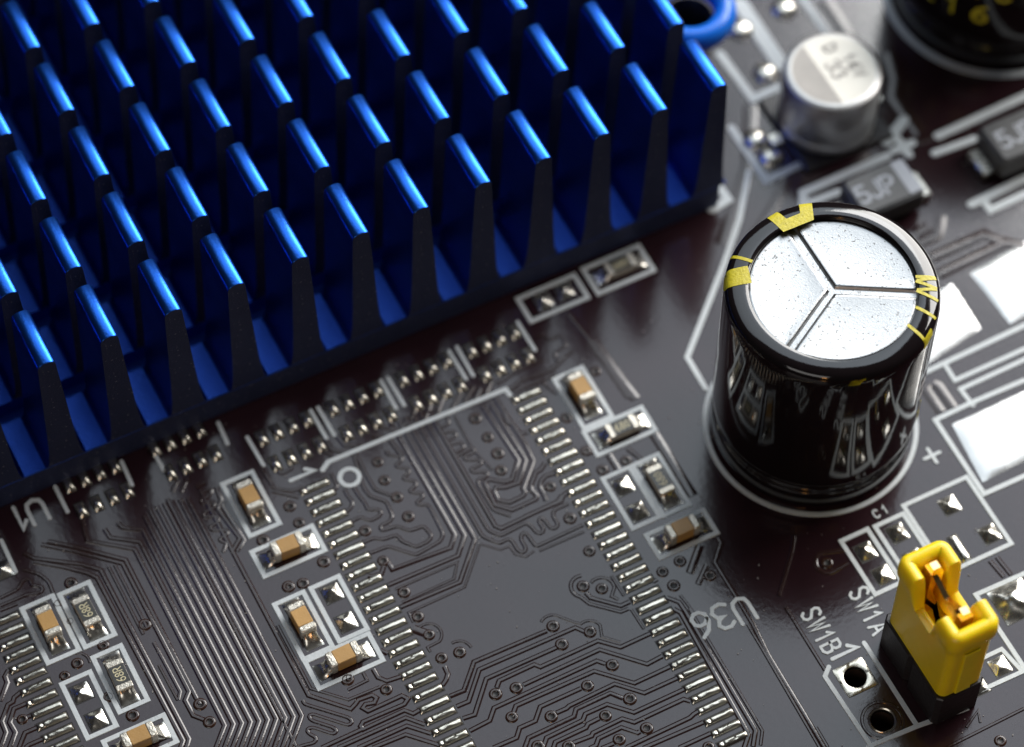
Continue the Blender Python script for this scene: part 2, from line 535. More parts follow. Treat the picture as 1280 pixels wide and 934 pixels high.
z1 = Z(400, 560)
z1((530, 20), (545, 60), (600, 60), (655, 72), (650, 105), (600, 140), (640, 160), (705, 162), (712, 205), (660, 245), (700, 260), (765, 265), (768, 305), (712, 345), (750, 362), (820, 362), (822, 398), (768, 440), (800, 460), (860, 450), (885, 490), (985, 690), (965, 745), (765, 858), (545, 787), (395, 845), r=2)
z1((1078, 700), (1045, 795), (365, 1185), (338, 1150), (330, 1105), (362, 930+60), (400, 905+60), up=1.2) if False else None
z1((580, 385), (440, 335), (370, 220), (310, 90), (270, 20), r=1)
z1((270, 60), (350, 325), (400, 388), (530, 430), (580, 545), (560, 590), (480, 625), (490, 665), (615, 625), (715, 665), (830, 625), (895, 705), (870, 745), (770, 795), (650, 745), (615, 695), (500, 735), (430, 720), (345, 757), r=1)
z1((245, 595), (320, 552), (400, 585), (480, 545), (492, 500), (430, 490), (380, 500), (365, 450), (300, 370), (250, 280), r=2)
z1((205, 515), (250, 480), (262, 430), (220, 385), (195, 330), r=2)
z1((105, 345), (140, 312), (85, 200), r=1)
# bus through the middle of the chip footprint
z3 = Z(560, 620); z4 = Z(440, 690)
z3((52, 312), (20, 415), (-445, 590), (-480, 530), (-510, 550), (-530, 620), (-610, 645), (-640, 640), up=1.6)
z3((130, 318), (80, 478), (-480, 715), up=1.6)
z3((213, 345), (95, 690), (-380, 890), up=1.6)
z3((250, 395), (132, 730), (-315, 935), (-280, 1010), w=0.55, h=0.7)
z3((275, 325), (410, 383), (480, 342), (512, 360), (562, 442), (600, 458), (628, 428), (580, 345), (592, 300), (625, 297), (665, 355), (702, 405), (730, 395), (1080, 232), r=1, up=1.6)
z3((320, 275), (420, 322), (625, 215), (662, 240), (712, 300), (748, 302), (768, 268), (722, 205), (742, 172), (770, 190), (822, 262), (858, 262), (882, 230), (835, 155), (848, 112), (965, 62), r=1, up=1.6)
z3((378, 242), (425, 262), (880, 45), (912, -5), up=1.6)
z3((258, 385), (420, 432), (490, 402), (540, 470), (620, 490), (690, 440), w=0.5, h=0.6)
z3((730, 440), (1090, 285), w=0.6, h=0.7)
z2 = Z(540, 500)
z2((110, 120), (140, 190), (48, 233), (62, 270), (175, 248), (198, 290), (106, 330), (122, 360), (238, 338), (256, 385), (165, 430), (190, 456), (325, 378), (345, 418), (250, 455), (270, 482), (388, 478), (398, 515), (305, 555), (330, 582), (440, 572), (442, 610), (360, 642), (372, 685), (495, 885), (630, 930), r=2)
z2((400, 50), (688, 482), (640, 637), (580, 657), (450, 636), (420, 668), (505, 842), (640, 882), (830, 795), (838, 768), (790, 718), (792, 680), (830, 580), (870, 558), (905, 505))
z2((470, 40), (745, 480), (692, 665), (580, 702), (512, 700), (496, 735), (530, 802), (620, 822), (728, 768), (742, 740), (725, 708), (808, 488), (735, 340), (500, -20))
z2((560, 60), (602, 180), (650, 200), (702, 272), (765, 262))
z2((910, 805), (900, 770), (860, 700), (872, 650), (905, 612), (985, 585))
z2((1090, 735), (1050, 765), (1030, 812), (740, 935))
z2((180, 130), (320, 390), (480, 560), w=0.6)
# left edge of the chip footprint
z4((345, 300), (840, 85), (815, 215), (400, 405), w=0.6, h=0.7)
def arc(ox, oy, s, cx, cy, R, a0, a1, w=0.6, tail=(), head=()):
    """clearance line round a via: R in mm, angles measured on the board"""
    c = at(ox + cx / s, oy + cy / s)
    P = [at(ox + q[0] / s, oy + q[1] / s) for q in head]
    P = [Vector((q.x, q.y)) for q in P]
    for i in range(15):
        a = math.radians(a0 + (a1 - a0) * i / 14)
        P.append(Vector((c.x + R * math.cos(a), c.y + R * math.sin(a))))
    for q in tail:
        q = at(ox + q[0] / s, oy + q[1] / s); P.append(Vector((q.x, q.y)))
    v, f = sweep(P, scaled(RIDGE, w, 0.8))
    put('trace', mesh('trace', v, f, M['trace'], None, True, 22), board)
arc(440, 690, 6.395, 615, 665, 0.60, 110, -60, 0.6, tail=((605, 765), (625, 800)))
arc(440, 690, 6.395, 860, 805, 0.60, 100, 0, 0.6)
arc(660, 680, 6.395, 440, 340, 0.58, 70, 230, 0.8, tail=((490, 480), (740, 545), (805, 518)))
arc(660, 680, 6.395, 590, 360, 0.60, 120, -20, 0.7, tail=((668, 420), (720, 445)))
arc(660, 680, 6.395, 200, 660, 0.60, 130, 30, 0.6, tail=((380, 630), (425, 640)))
arc(660, 680, 6.395, 495, 705, 0.60, 110, 10, 0.6, tail=((590, 742), (740, 787)))
arc(0, 817, 7.98, 775, 105, 0.56, 80, -20, 0.6)
arc(980, 600, 7.98, 430, 825, 0.56, 80, 260, 1.0, head=((600, 700),), tail=((640, 830),))
z4((490, 615), (600, 655), w=1.8)
z5 = Z(660, 680); z6 = Z(560, 788); z7 = Z(720, 788)
z5((462, 390), (500, 432), (740, 497), (815, 462))
z6((790, 5), (208, 252), (128, 482), (15, 528))
z5((450, 702), (378, 670), (-390, 1005), (-475, 1260), (-570, 1300))
z6((865, 140), (306, 388), (213, 675), (120, 705))
z5((975, 718), (738, 827), (558, 776), (98, 985), (50, 965), (-230, 1095), (-250, 1150))
z7((690, 207), (568, 272), (188, 156), (-420, 437))
z7((235, 270), (165, 245), (-655, 622), (-690, 722), (-850, 805))
z7((748, 293), (466, 424), (145, 328), (-480, 605), (-500, 660))
z7((40, 465), (-285, 612), (-325, 725), (-450, 780), (-475, 860), (-660, 940))
z7((808, 383), (545, 503), (308, 430), (-55, 605), (-75, 625), (-155, 660))
z7((375, 545), (275, 503), (0, 630), (-15, 690), (-380, 860), (-410, 940))
z7((862, 473), (462, 658), (248, 593), (75, 670), (55, 720), (-235, 860), (-260, 930))
z7((185, 705), (95, 750), (80, 780), (-165, 895), (-180, 940))
z7((915, 570), (860, 552), (465, 737), (370, 708), (135, 822), (125, 845), (-20, 900))
z7((510, 810), (490, 822), (362, 778), (180, 865), (160, 920), (110, 945))
z7((300, 905), (205, 945))
z7((975, 650), (940, 672), (910, 700), (400, 940))
z7((1015, 737), (540, 942))
z7((1075, 825), (825, 940))
# lower left of the chip footprint
z8 = Z(360, 788)
z8((70, 940), (140, 915), (212, 900), (232, 862), (160, 822), (152, 790), (190, 775), (360, 832), (392, 808), (370, 780), (190, 722), (162, 690), (190, 668), (480, 762), (518, 738), (495, 702), (130, 590), (118, 560), r=1, up=2.6)
z8((165, 522), (500, 632), (540, 590), (562, 558), (672, 518), (708, 542), (690, 580), (620, 592), (598, 622), (640, 647), (910, 523), (958, 550), (930, 592), (600, 732), (580, 768), (600, 792), (930, 640), (1000, 668), (1050, 640), up=2.4)
z8((182, 467), (480, 557), (735, 453), w=0.7, h=0.8, up=-6.0)
z8((270, 940), (590, 792))
z8((400, 940), (940, 700), (1095, 757))
z8((560, 940), (950, 765), (1145, 828))
z8((680, 940), (940, 835), (1215, 922))
z8((600, 340), (632, 402), (480, 477), w=0.7)
z8((680, 310), (720, 378), (790, 407), (905, 370))
z8((738, 160), (795, 187))
z8((1250, 290), (1278, 350), (1262, 400), (1235, 440))
# the long bus
z11 = Z(200, 788)
VX = [(515, 762), (585, 752), (653, 744), (722, 735), (790, 727), (858, 718), (928, 709), (997, 701), (1066, 692), (1132, 684)]
def q11(x, y): p = at(200 + x / 6.395, 788 + y / 6.395); return (p.x, p.y)
def q12(x, y): p = at(x / 6.395, 640 + y / 6.395); return (p.x, p.y)
def track(*P, w=1.0, h=1.0):
    v, f = sweep(P, scaled(RIDGE, w, h))
    put('trace', mesh('trace', v, f, M['trace'], None, True, 22), board)
LEFT = {0: ((652, 60), (700, 232)), 1: ((835, 135), (880, 207)), 2: ((940, 90), (985, 130))}
for i, (x, y) in enumerate(VX):
    e = q11(x, y); wt = [0.74, 1.0, 1.55, 2.25, 2.45, 2.45, 2.45, 2.4, 2.3, 2.2][i]
    head = [q12(*q) for q in LEFT.get(i, ())]
    track(*head, (e[0], wt), e, q11(x - 72 - i * 2.5, 950))
track(q12(380, 235), q12(640, 290), (-15.42, 0.42), q11(290, 545))
track(q12(330, 262), q12(600, 318), (-15.62, 0.30), q11(230, 490), q11(200, 562), q11(265, 682), q11(350, 715))
track((-15.98, 0.40), (-15.95, -3.4), w=0.7); track((-16.28, 0.45), (-16.25, -3.6), w=0.7)
track((-15.98, -4.2), (-15.92, -7.1), (-16.15, -7.45), w=0.8); track((-16.25, -5.4), (-16.20, -7.45), w=0.6)
z11((290, 545), (320, 592), w=0.9)
track(q12(190, 330), q12(270, 372), q12(650, 420), (-16.68, 0.45), (-16.55, -9.5), q11(205, 950))
track(q12(270, 400), q12(500, 440), q12(700, 490), (-17.0, 0.15), (-16.82, -9.45), q11(160, 950))
z12 = Z(0, 640)
z12((0, 690), (140, 622), (190, 540), (242, 540), (255, 592), (322, 590), (352, 622), (310, 652), (220, 660), (0, 752), r=2)
z12((180, 460), (320, 500), (392, 562), (425, 650), r=1)
z12((0, 790), (140, 735), w=0.8)
z9 = Z(120, 600)
z9((800, 60), (870, 20)); z9((830, 110), (930, 70), (910, 130), (830, 160), (850, 190), (945, 170), (945, 225), (850, 270), (865, 300), (980, 290), (975, 340), (905, 380), (930, 405), (1050, 400), (1050, 440), (985, 470), (1000, 495), (1045, 500), (1015, 580), r=2)
z9((960, 60), (1000, 160), (970, 230), (1150, 470), (1085, 580), r=0)
z9((1020, 170), (1000, 210), (1180, 480), (1125, 570))
z9((610, 95), (655, 0)); z9((680, 100), (720, 10), (760, 0))
z9((600, 120), (680, 100)) if False else None
# left chip footprint
zb = Z(0, 817, 7.98)
zb((85, 165), (48, 230), (70, 290), (0, 475))
zb((200, 392), (142, 440), (130, 482), (80, 512), (15, 680), (58, 790), (0, 950))
zb((260, 500), (140, 552), (95, 690), (152, 790), (95, 940))
zb((365, 742), (250, 792), (190, 940)); zb((430, 852), (290, 912), (255, 940)); zb((305, 622), (262, 640))
# right of the chip footprint
z13 = Z(860, 640); z14 = Z(920, 788)
z13((240, 205), (268, 250), (215, 402), (400, 700), (520, 900), (640, 1145), (1100, 1900), w=1.0)
z13((475, 900), (600, 1110), (1060, 1900), w=0.6)
z13((850, 190), (830, 320), (728, 672))
z13((780, 762), (1095, 1265), w=0.8)
z13((95, 270), (15, 490), w=1.6); z13((80, 580), (150, 430), w=1.2)
z5((1110, 430), (1210, 468), (1258, 540), (1258 + 560, 540 + 952), (1258 + 540, 540 + 1080))
z5((1165, 520), (1220, 552), (1258 + 505, 552 + 972), (1258 + 470, 552 + 1080))
z5((1000, 305), (1035, 285), w=0.8)
z5((1290, 520), (1258 + 615, 520 + 975), (1258 + 600, 1610), w=0.7)
z5((1215, 410), (1265, 470), (1330, 560), w=0.6)
z5((665, 255), (765, 415), w=0.6); z5((825, 525), (925, 680), w=0.6)
# near the resistor arrays
za = Z(400, 380, 3.89)
za((470, 500), (440, 560)); za((545, 470), (510, 560)); za((600, 450), (570, 530)); za((690, 420), (640, 510)); za((745, 400), (700, 480)); za((780, 410), (750, 470)); za((830, 380), (800, 450))
za((1090, 270), (950, 330), (860, 390)); za((1200, 250), (1130, 320), (985, 370), (920, 420)); za((1150, 340), (940, 430))
za((1050, 160), (1090, 150), (1120, 180), (1160, 150), (1200, 200), (1140, 240), (1150, 280), (1230, 230), r=2)
za((80, 640), (120, 690), (210, 690)); za((20, 650), (60, 710), (180, 735)); za((300, 600), (390, 620), (420, 570)); za((0, 700), (60, 740)); za((250, 640), (330, 650), (400, 740))
zc = Z(240, 560, 3.89)
zc((410, 90), (430, 130), (490, 100), (470, 70), r=1); zc((330, 90), (370, 150), (400, 200), (500, 210), (540, 190), r=1); zc((390, 210), (520, 240))
zd = Z(620, 290, 5.333)
zd((480, 540), (660, 760), (860, 1000), w=1.2, h=0.8); zd((640, 720), (900, 1100), w=2.4, h=0.8)
ze = Z(640, 440, 3.89)
ze((420, 0), (600, 230), w=2.0); ze((690, 400), (880, 700), w=2.0); ze((470, 500), (520, 580), w=1.4); ze((560, 470), (600, 500), (650, 540), w=1.0)
ze((150, 150), (215, 205), w=0.8)
zf = Z(860, 0, 3.048)
zf((770, 200), (800, 300), (790, 370), (890, 510), w=3); zf((1000, 500), (830, 560), w=2); zf((520, 0), (640, 180), w=3)
zf((130, 934), (230, 640), (240, 400), w=3.0, h=0.7); zf((230, 934), (330, 780), (400, 640), w=2.2, h=0.7)
zg = Z(1120, 240, 7.98)
zg((200, 420), (330, 340), w=2.4); zg((240, 520), (410, 440), (440, 330), (450, 240), w=2.2)
zg((350, 660), (880, 420), (1050, 500), w=2.4); zg((420, 830), (1100, 500), (1280, 560), w=2.4)
zh = Z(1020, 660, 3.408)
zh((560, 934), (886, 770), w=0.7); zh((700, 830), (690, 780), (640, 850), w=0.6); zh((740, 140), (800, 210)); zh((770, 125), (830, 200)); zh((0, 850), (50, 934), w=0.7)
zk = Z(1120, 440, 5.84)
zk((330, 440), (210, 270), (230, 230), w=2); zk((420, 410), (310, 250), (270, 230), w=2)

# vias
def via_mesh():
    mb = MB()
    mb.lathe([(0.32, 0.0), (0.29, 0.04), (0.23, 0.062), (0.17, 0.055), (0.135, 0.02)], 20, 0)
    mb.lathe([(0.135, 0.02), (0.10, 0.008), (0.01, 0.004)], 20, 1)
    return mb.build('via', [M['via'], M['hole']])
VIA = via_mesh()
def vias(ox, oy, s, pts, sc=1.0):
    for q in pts:
        a = at(ox + q[0] / s, oy + q[1] / s)
        o = put('via', VIA, board, (a.x, a.y, 0), random.uniform(0, 6)); k = sc * random.uniform(0.92, 1.06); o.scale = (k, k, 1)
vias(400, 560, 6.395, [(460, 115), (515, 260), (615, 395), (705, 550), (360, 665), (505, 905)])
vias(540, 500, 6.395, [(345, 150), (445, 300), (525, 430), (550, 565), (945, 695), (1075, 145), (1230, 410)])
vias(560, 620, 6.395, [(975, 182)])
vias(440, 690, 6.395, [(415, 325), (525, 520), (615, 665), (715, 850), (860, 805)])
vias(660, 680, 6.395, [(440, 340), (590, 360), (200, 660), (495, 705), (270, 805), (490, 60), (1075, 225), (1165, 335), (1215, 140)])
vias(560, 788, 6.395, [(380, 512), (545, 462), (510, 695), (825, 690), (1115, 445), (720, 930), (965, 930)])
vias(720, 788, 6.395, [(290, 280), (430, 550), (235, 685), (565, 785), (345, 875), (1060, 935)])
vias(360, 788, 6.395, [(475, 395), (785, 475)])
vias(200, 788, 6.395, [(320, 592), (395, 735)])
vias(180, 700, 6.395, [(5, 520), (1155, 215), (1270, 190)])
vias(0, 817, 7.98, [(770, 100), (645, 225), (222, 658), (1080, 435)], 0.9)
vias(0, 740, 7.98, [(700, 295), (575, 118), (1030, 545)], 0.7)
vias(0, 640, 6.395, [(565, 570)])
vias(240, 560, 3.89, [(475, 285), (520, 365), (345, 450), (640, 555)])
vias(860, 640, 6.395, [(175, 510), (1110, 410)])
vias(1020, 660, 3.408, [(785, 908)])
vias(640, 440, 3.89, [(405, 95), (555, 530), (370, 480), (440, 575)])
vias(0, 660, 3.41, [(565, 800), (440, 500)])
vias(0, 584, 2.667, [(1165, 703), (965, 400)], 0.7)

# ---- silkscreen
silk_n = [0]
def silk_path(P, w=0.24, closed=False, name='silkscreen_outline'):
    silk_n[0] += 1
    v, f = ribbon(P, w, 0.050 + 0.0012 * (silk_n[0] % 9), closed, 0.0)
    return put(name, mesh(name, v, f, M['silk']), board)
def silk(pts, w=0.24, closed=False, name='silkscreen_outline'):
    return silk_path([at(*q) for q in pts], w, closed, name)
def silk_rect(c, w=0.25):
    """rectangle squared up to the board axes from four photographed corners"""
    P = [at(*q) for q in c]
    x0 = (P[0].x + P[3].x) / 2; x1 = (P[1].x + P[2].x) / 2
    y0 = (P[0].y + P[1].y) / 2; y1 = (P[2].y + P[3].y) / 2
    silk_path([(x0, y0), (x1, y0), (x1, y1), (x0, y1)], w, True)
    return (x0 + x1) / 2, (y0 + y1) / 2, abs(x1 - x0), abs(y1 - y0)

BOX = dict(
    a=[(277.3, 605), (315.8, 590.8), (349, 655), (313, 670.5)],
    b=[(314.5, 689.8), (389, 659), (407, 687), (331, 722)],
    c=[(342, 756.5), (379, 740.7), (416, 809), (380, 824)],
    cp=[(388, 734), (424, 722.7), (459, 786), (424, 803)],
    d=[(381, 827), (462, 793), (478, 826), (399, 861.5)],
    g=[(25.7, 761.3), (65.8, 746.3), (99, 812.7), (61.4, 829)],
    r1=[(73.3, 743.6), (111.4, 729), (144, 795), (107, 808)],
    r2=[(114.4, 822.8), (151, 808), (184.8, 875.5), (151, 890)],
    gp=[(76.2, 855), (111.4, 841.8), (146.6, 907), (110, 923)],
    h=[(129, 928), (204, 894), (221, 927), (146, 961)],
    e=[(692.7, 473.4), (728.7, 460.6), (764, 520), (730, 537)],
    r3=[(731.3, 540), (803, 509.4), (818.7, 539), (745.4, 570)],
    ep=[(750.5, 598), (788, 586.5), (824, 646), (793, 661)],
    r4=[(794, 581), (822.5, 568.5), (862.4, 631.5), (826, 646)],
    f=[(808, 669), (879, 638), (897, 667.5), (823.5, 697)],
    tp=[(648, 374.4), (715.6, 344.4), (736, 370.6), (664, 403.4)],
    r5=[(728.8, 335), (798, 309.7), (817.8, 337), (747.5, 368.8)],
    s1=[(1050, 677.4), (1084, 662), (1127, 727), (1096, 744)],
    s2=[(1093, 658.5), (1129, 643), (1172, 708), (1137, 724)],
    s3=[(1129.4, 633), (1208.3, 596.3), (1263.5, 680), (1184.6, 717)],
)
RC = {k: silk_rect(c) for k, c in BOX.items()}
silk([(403, 588), (410, 578), (632, 487), (637, 494)], 0.26)
c = at(437, 597)
silk_path([(c.x + 0.47 * math.cos(t * math.pi / 16), c.y + 0.47 * math.sin(t * math.pi / 16)) for t in range(32)], 0.24, True)
for a, b in [((309, 547), (329.4, 582)), ((388.5, 513.7), (408, 548.4)), ((397.5, 509.8), (418, 544.5)), ((476, 476.4), (495, 511)),
             ((485, 472.5), (505.4, 507)), ((561, 439), (582.5, 474)), ((571, 434), (591.5, 470)), ((647, 403), (668.6, 438)),
             ((189.3, 560), (204.7, 588)), ((272.8, 529), (284.4, 555)), ((69, 609), (84.4, 640)), ((152, 577.5), (165, 606.5)), ((1.6, 676), (19.5, 715))]:
    silk([a, b], 0.21, name='silkscreen_bar')
CAP = (17.41, -7.62)
silk_path([(CAP[0] + 5.15 * math.cos(t * math.pi / 48), CAP[1] + 5.15 * math.sin(t * math.pi / 48)) for t in range(96)], 0.25, True)
CAP2 = (39.67, 11.55)
silk_path([(CAP2[0] + 5.85 * math.cos(t * math.pi / 48), CAP2[1] + 5.85 * math.sin(t * math.pi / 48)) for t in range(96)], 0.42, True)
c = at(1165, 570)
silk_path([(c.x - 0.42, c.y), (c.x + 0.42, c.y)], 0.2, name='plus_mark'); silk_path([(c.x, c.y - 0.42), (c.x, c.y + 0.42)], 0.2, name='plus_mark')
silk([(882, 486), (859, 447), (905, 330), (924, 275), (936, 215)], 0.3)
silk([(1036, 834), (1031, 846), (1092, 938)], 0.24)
silk([(1080, 804), (1146, 907)], 0.24)
silk([(1085, 934), (1146, 908), (1208, 886), (1203, 874), (1278, 840), (1252, 812), (1218, 828)], 0.24)
silk([(1280, 476), (1212, 505), (1169, 525.6), (1214, 594), (1230, 618), (1320, 578)], 0.28)
silk([(1216, 507), (1200.5, 487), (1300, 441)], 0.26)
silk([(1181.6, 457), (1193.6, 476), (1300, 428)], 0.26)
silk([(1156, 466), (1300, 398)], 0.30)
silk([(1320, 700), (1219.7, 744), (1290, 850)], 0.26)
silk([(1004, 256), (1004, 241), (1109, 195)], 0.5); silk([(1008, 255), (1048, 240)], 0.45)
silk([(1172, 170.6), (1300, 112)], 0.5); silk([(1168, 192), (1218, 174)], 0.45)
silk([(1214, 256), (1300, 214)], 0.5); silk([(1228, 250), (1238, 263), (1300, 234)], 0.45)
c = at(1129, 184)
silk_path([(c.x - 0.55, c.y), (c.x + 0.55, c.y)], 0.5, name='plus_mark'); silk_path([(c.x, c.y - 0.55), (c.x, c.y + 0.55)], 0.5, name='plus_mark')
silk([(900, 68), (941, 124), (972, 110)], 0.5); silk([(925, 5), (975, 80)], 0.9); silk([(1000, -5), (1034, 42)], 0.45)
silk([(914, 160), (958, 226), (1000, 206)], 0.45); silk([(893, 226), (910, 250), (890, 262)], 0.5)
silk([(1130, 150), (1108, 178)], 0.6)

# lettering as pen strokes on a 0.6 x 1 body
GL = {
    'U': [[(0, 1), (0, .3), (.06, .1), (.3, 0), (.54, .1), (.6, .3), (.6, 1)]],
    '1': [[(.3, 0), (.3, 1), (.08, .72)]],
    '3': [[(.02, .88), (.2, 1), (.45, .98), (.58, .8), (.5, .6), (.25, .53), (.5, .48), (.6, .25), (.48, .05), (.2, 0), (0, .12)]],
    '6': [[(.5, 1), (.2, .8), (.02, .45), (.03, .18), (.2, .01), (.42, .01), (.58, .18), (.55, .42), (.4, .54), (.2, .52), (.05, .36)]],
    'S': [[(.56, .86), (.42, .99), (.16, .99), (.03, .84), (.06, .64), (.3, .51), (.54, .38), (.57, .16), (.42, .01), (.16, .01), (.02, .15)]],
    'W': [[(0, 1), (.16, 0), (.32, .8), (.48, 0), (.64, 1)]],
    'A': [[(0, 0), (.3, 1), (.6, 0)], [(.12, .33), (.48, .33)]],
    'B': [[(0, 0), (0, 1), (.35, 1), (.52, .88), (.52, .66), (.36, .54), (0, .54)], [(.36, .54), (.58, .4), (.58, .14), (.38, 0), (0, 0)]],
    '8': [[(.3, .53), (.08, .66), (.08, .88), (.3, 1), (.52, .88), (.52, .66), (.3, .53), (.04, .36), (.04, .12), (.3, 0), (.56, .12), (.56, .36), (.3, .53)]],
    'R': [[(0, 0), (0, 1), (.4, 1), (.56, .86), (.56, .64), (.4, .5), (0, .5)], [(.3, .5), (.58, 0)]],
    '5': [[(.54, 1), (.08, 1), (.04, .56), (.3, .62), (.54, .48), (.56, .2), (.4, .01), (.14, .01), (.02, .12)]],
    'J': [[(.5, 1), (.5, .22), (.36, .02), (.14, .02), (.02, .2)]],
    'P': [[(0, 0), (0, 1), (.4, 1), (.57, .84), (.57, .62), (.4, .47), (0, .47)]],
    'C': [[(.58, .85), (.4, 1), (.18, .98), (.02, .75), (.02, .25), (.18, .02), (.4, 0), (.58, .15)]],
    'D': [[(0, 0), (0, 1), (.3, 1), (.55, .8), (.55, .2), (.3, 0), (0, 0)]],
    'V': [[(0, 1), (.3, 0), (.6, 1)]],
    'L': [[(0, 1), (0, 0), (.5, 0)]],
    '0': [[(.3, 0), (.05, .2), (.05, .8), (.3, 1), (.55, .8), (.55, .2), (.3, 0)]],
    'T': [[(0, 1), (.6, 1)], [(.3, 1), (.3, 0)]], 'E': [[(.55, 0), (0, 0), (0, 1), (.55, 1)], [(0, .5), (.45, .5)]],
}
def letter_mesh(ch, height, stroke, mat, thick=0.054, z0=0.0, wide=1.0):
    mb = MB()
    for i, st in enumerate(GL[ch]):
        P = [Vector(((x - .3) * height * wide, (y - .5) * height)) for x, y in st]
        v, f = ribbon(P, stroke, thick + i * 0.003, False, z0)
        mb.add(v, f)
    return mb.build('letter_' + ch, [mat])
def board_text(txt, centres, height, stroke, rz, wide=1.0):
    for ch, q in zip(txt, centres):
        c = at(*q)
        put('silkscreen_letter', letter_mesh(ch, height, stroke, M['silk'], wide=wide), board, (c.x, c.y, 0), rz)
board_text('U36', [(929, 763), (903, 771), (878, 781)], 1.30, 0.21, math.pi)
board_text('U1', [(46, 639), (23, 648)], 1.30, 0.21, math.pi)
board_text('SW1B', [(1014, 768), (1022.5, 782), (1031, 796.5), (1039, 809)], 0.92, 0.15, -math.pi / 2, 0.8)
board_text('SW1A', [(1074, 742), (1082.5, 757), (1091, 771.5), (1099, 785)], 0.92, 0.15, -math.pi / 2, 0.8)
board_text('1', [(378, 595)], 1.25, 0.22, -math.pi / 2)
board_text('1', [(1056, 817)], 1.35, 0.22, -math.pi / 2)
board_text('C1', [(1095, 643), (1106, 637)], 0.42, 0.09, 0)

# ------------------------------------------------------------------ heatsink
HU, HW, PU, PW = -15.58, 5.72, 3.179, 4.2575
FLOOR, TRENCH, TOPZ, PINL = 1.75, 0.75, 10.4, 3.16
heat = thing('heatsink', 'blue anodised aluminium pin-fin heatsink', 'heatsink', (0, 0, 0))
def build_heatsink():
    u0, u1 = HU + PU * -6 - 1.0, HU + PU * 11 + 0.22
    rows = 8
    prof = [(HW + 0.02, 0.02), (HW, 0.14), (HW, FLOOR - 0.05), (HW + 0.05, FLOOR)]
    for j in range(rows):
        w0 = HW + PW * j
        if j > 0: prof += [(w0, TRENCH), (w0, FLOOR)]
        prof += [(w0 + PINL, FLOOR)]
        if j < rows - 1: prof += [(w0 + PINL, TRENCH)]
    wend = HW + PW * (rows - 1) + PINL
    prof += [(wend, 0.02)]
    n = len(prof)
    v = [(u0, w, z) for w, z in prof] + [(u1, w, z) for w, z in prof]
    f = []; mi = []
    for i in range(n):
        j = (i + 1) % n
        f.append((i, n + i, n + j, j))
        horiz = abs(prof[i][1] - prof[j][1]) < 0.01
        mi.append(0)
    mi = [1 if i < 2 else m for i, m in enumerate(mi)]
    f.append(tuple(range(n))); f.append(tuple(range(2 * n - 1, n - 1, -1))); mi += [1, 1]
    put('base_plate', mesh('base_plate', v, f, [M['bluebase'], M['bluedust']], mi), heat)
    # one fin: tapered, rounded crown, small root fillet; extruded along w and sawn off at both ends
    half = [(1.06, 0), (0.95, 0.06), (0.87, 0.20), (0.81, 0.55), (0.74, 1.3), (0.66, 2.8), (0.58, 4.8), (0.50, 6.8), (0.455, 8.32), (0.445, 8.40), (0.42, 8.48), (0.36, 8.555), (0.27, 8.61), (0.16, 8.645), (0.05, 8.655)]
    sec = half + [(-a, b) for a, b in reversed(half)]
    m = len(sec)
    # saw cut ends with a minute burr: three slices
    v = []
    for w in (0.0, 0.05, PINL - 0.05, PINL):
        s = 0.02 if w in (0.0, PINL) else 0.0
        for a, b in sec:
            v.append((a - math.copysign(s if b > 8 else 0, a), w, b - (s if b > 8.3 else 0)))
    f = []; mi = []; sm = []
    for k in range(3):
        for i in range(m - 1):
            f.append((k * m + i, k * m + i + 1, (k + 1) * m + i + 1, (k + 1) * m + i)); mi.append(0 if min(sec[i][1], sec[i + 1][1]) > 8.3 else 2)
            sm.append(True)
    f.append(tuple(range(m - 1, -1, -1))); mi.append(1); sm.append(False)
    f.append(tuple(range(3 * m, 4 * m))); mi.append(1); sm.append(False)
    me = mesh('fin', v, f, [M['blue'], M['bluedust'], M['blueshade']], mi, sm)
    rf = random.Random(21)
    for j in range(rows):
        for i in range(-6, 12):
            uc = HU + PU * i - 0.43
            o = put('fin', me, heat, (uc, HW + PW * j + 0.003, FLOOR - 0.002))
            o.rotation_euler = (math.radians(rf.uniform(-.12, .12)), math.radians(rf.uniform(-.35, .35)), math.radians(rf.uniform(-.25, .25)))
build_heatsink()

# blue ring behind the corner of the heatsink
ring = thing('push_pin', 'bright blue plastic ring on a dark post beside the heatsink corner', 'push pin', (22.25, 14.1, 0))
mb = MB()
prof = [(1.85 + 0.60 * math.cos(t * math.pi / 8), 4.9 + 0.75 * math.sin(t * math.pi / 8)) for t in range(16)]
mb.lathe(prof, 48, 0, True, closed=True)
put('collar', mb.build('collar', [M['bluering']]), ring)
mb = MB(); mb.lathe([(1.30, 0), (1.30, 4.4), (1.22, 4.5), (1.15, 4.4), (1.15, 0.8), (0.02, 0.8)], 32)
put('post', mb.build('post', [M['header']]), ring)

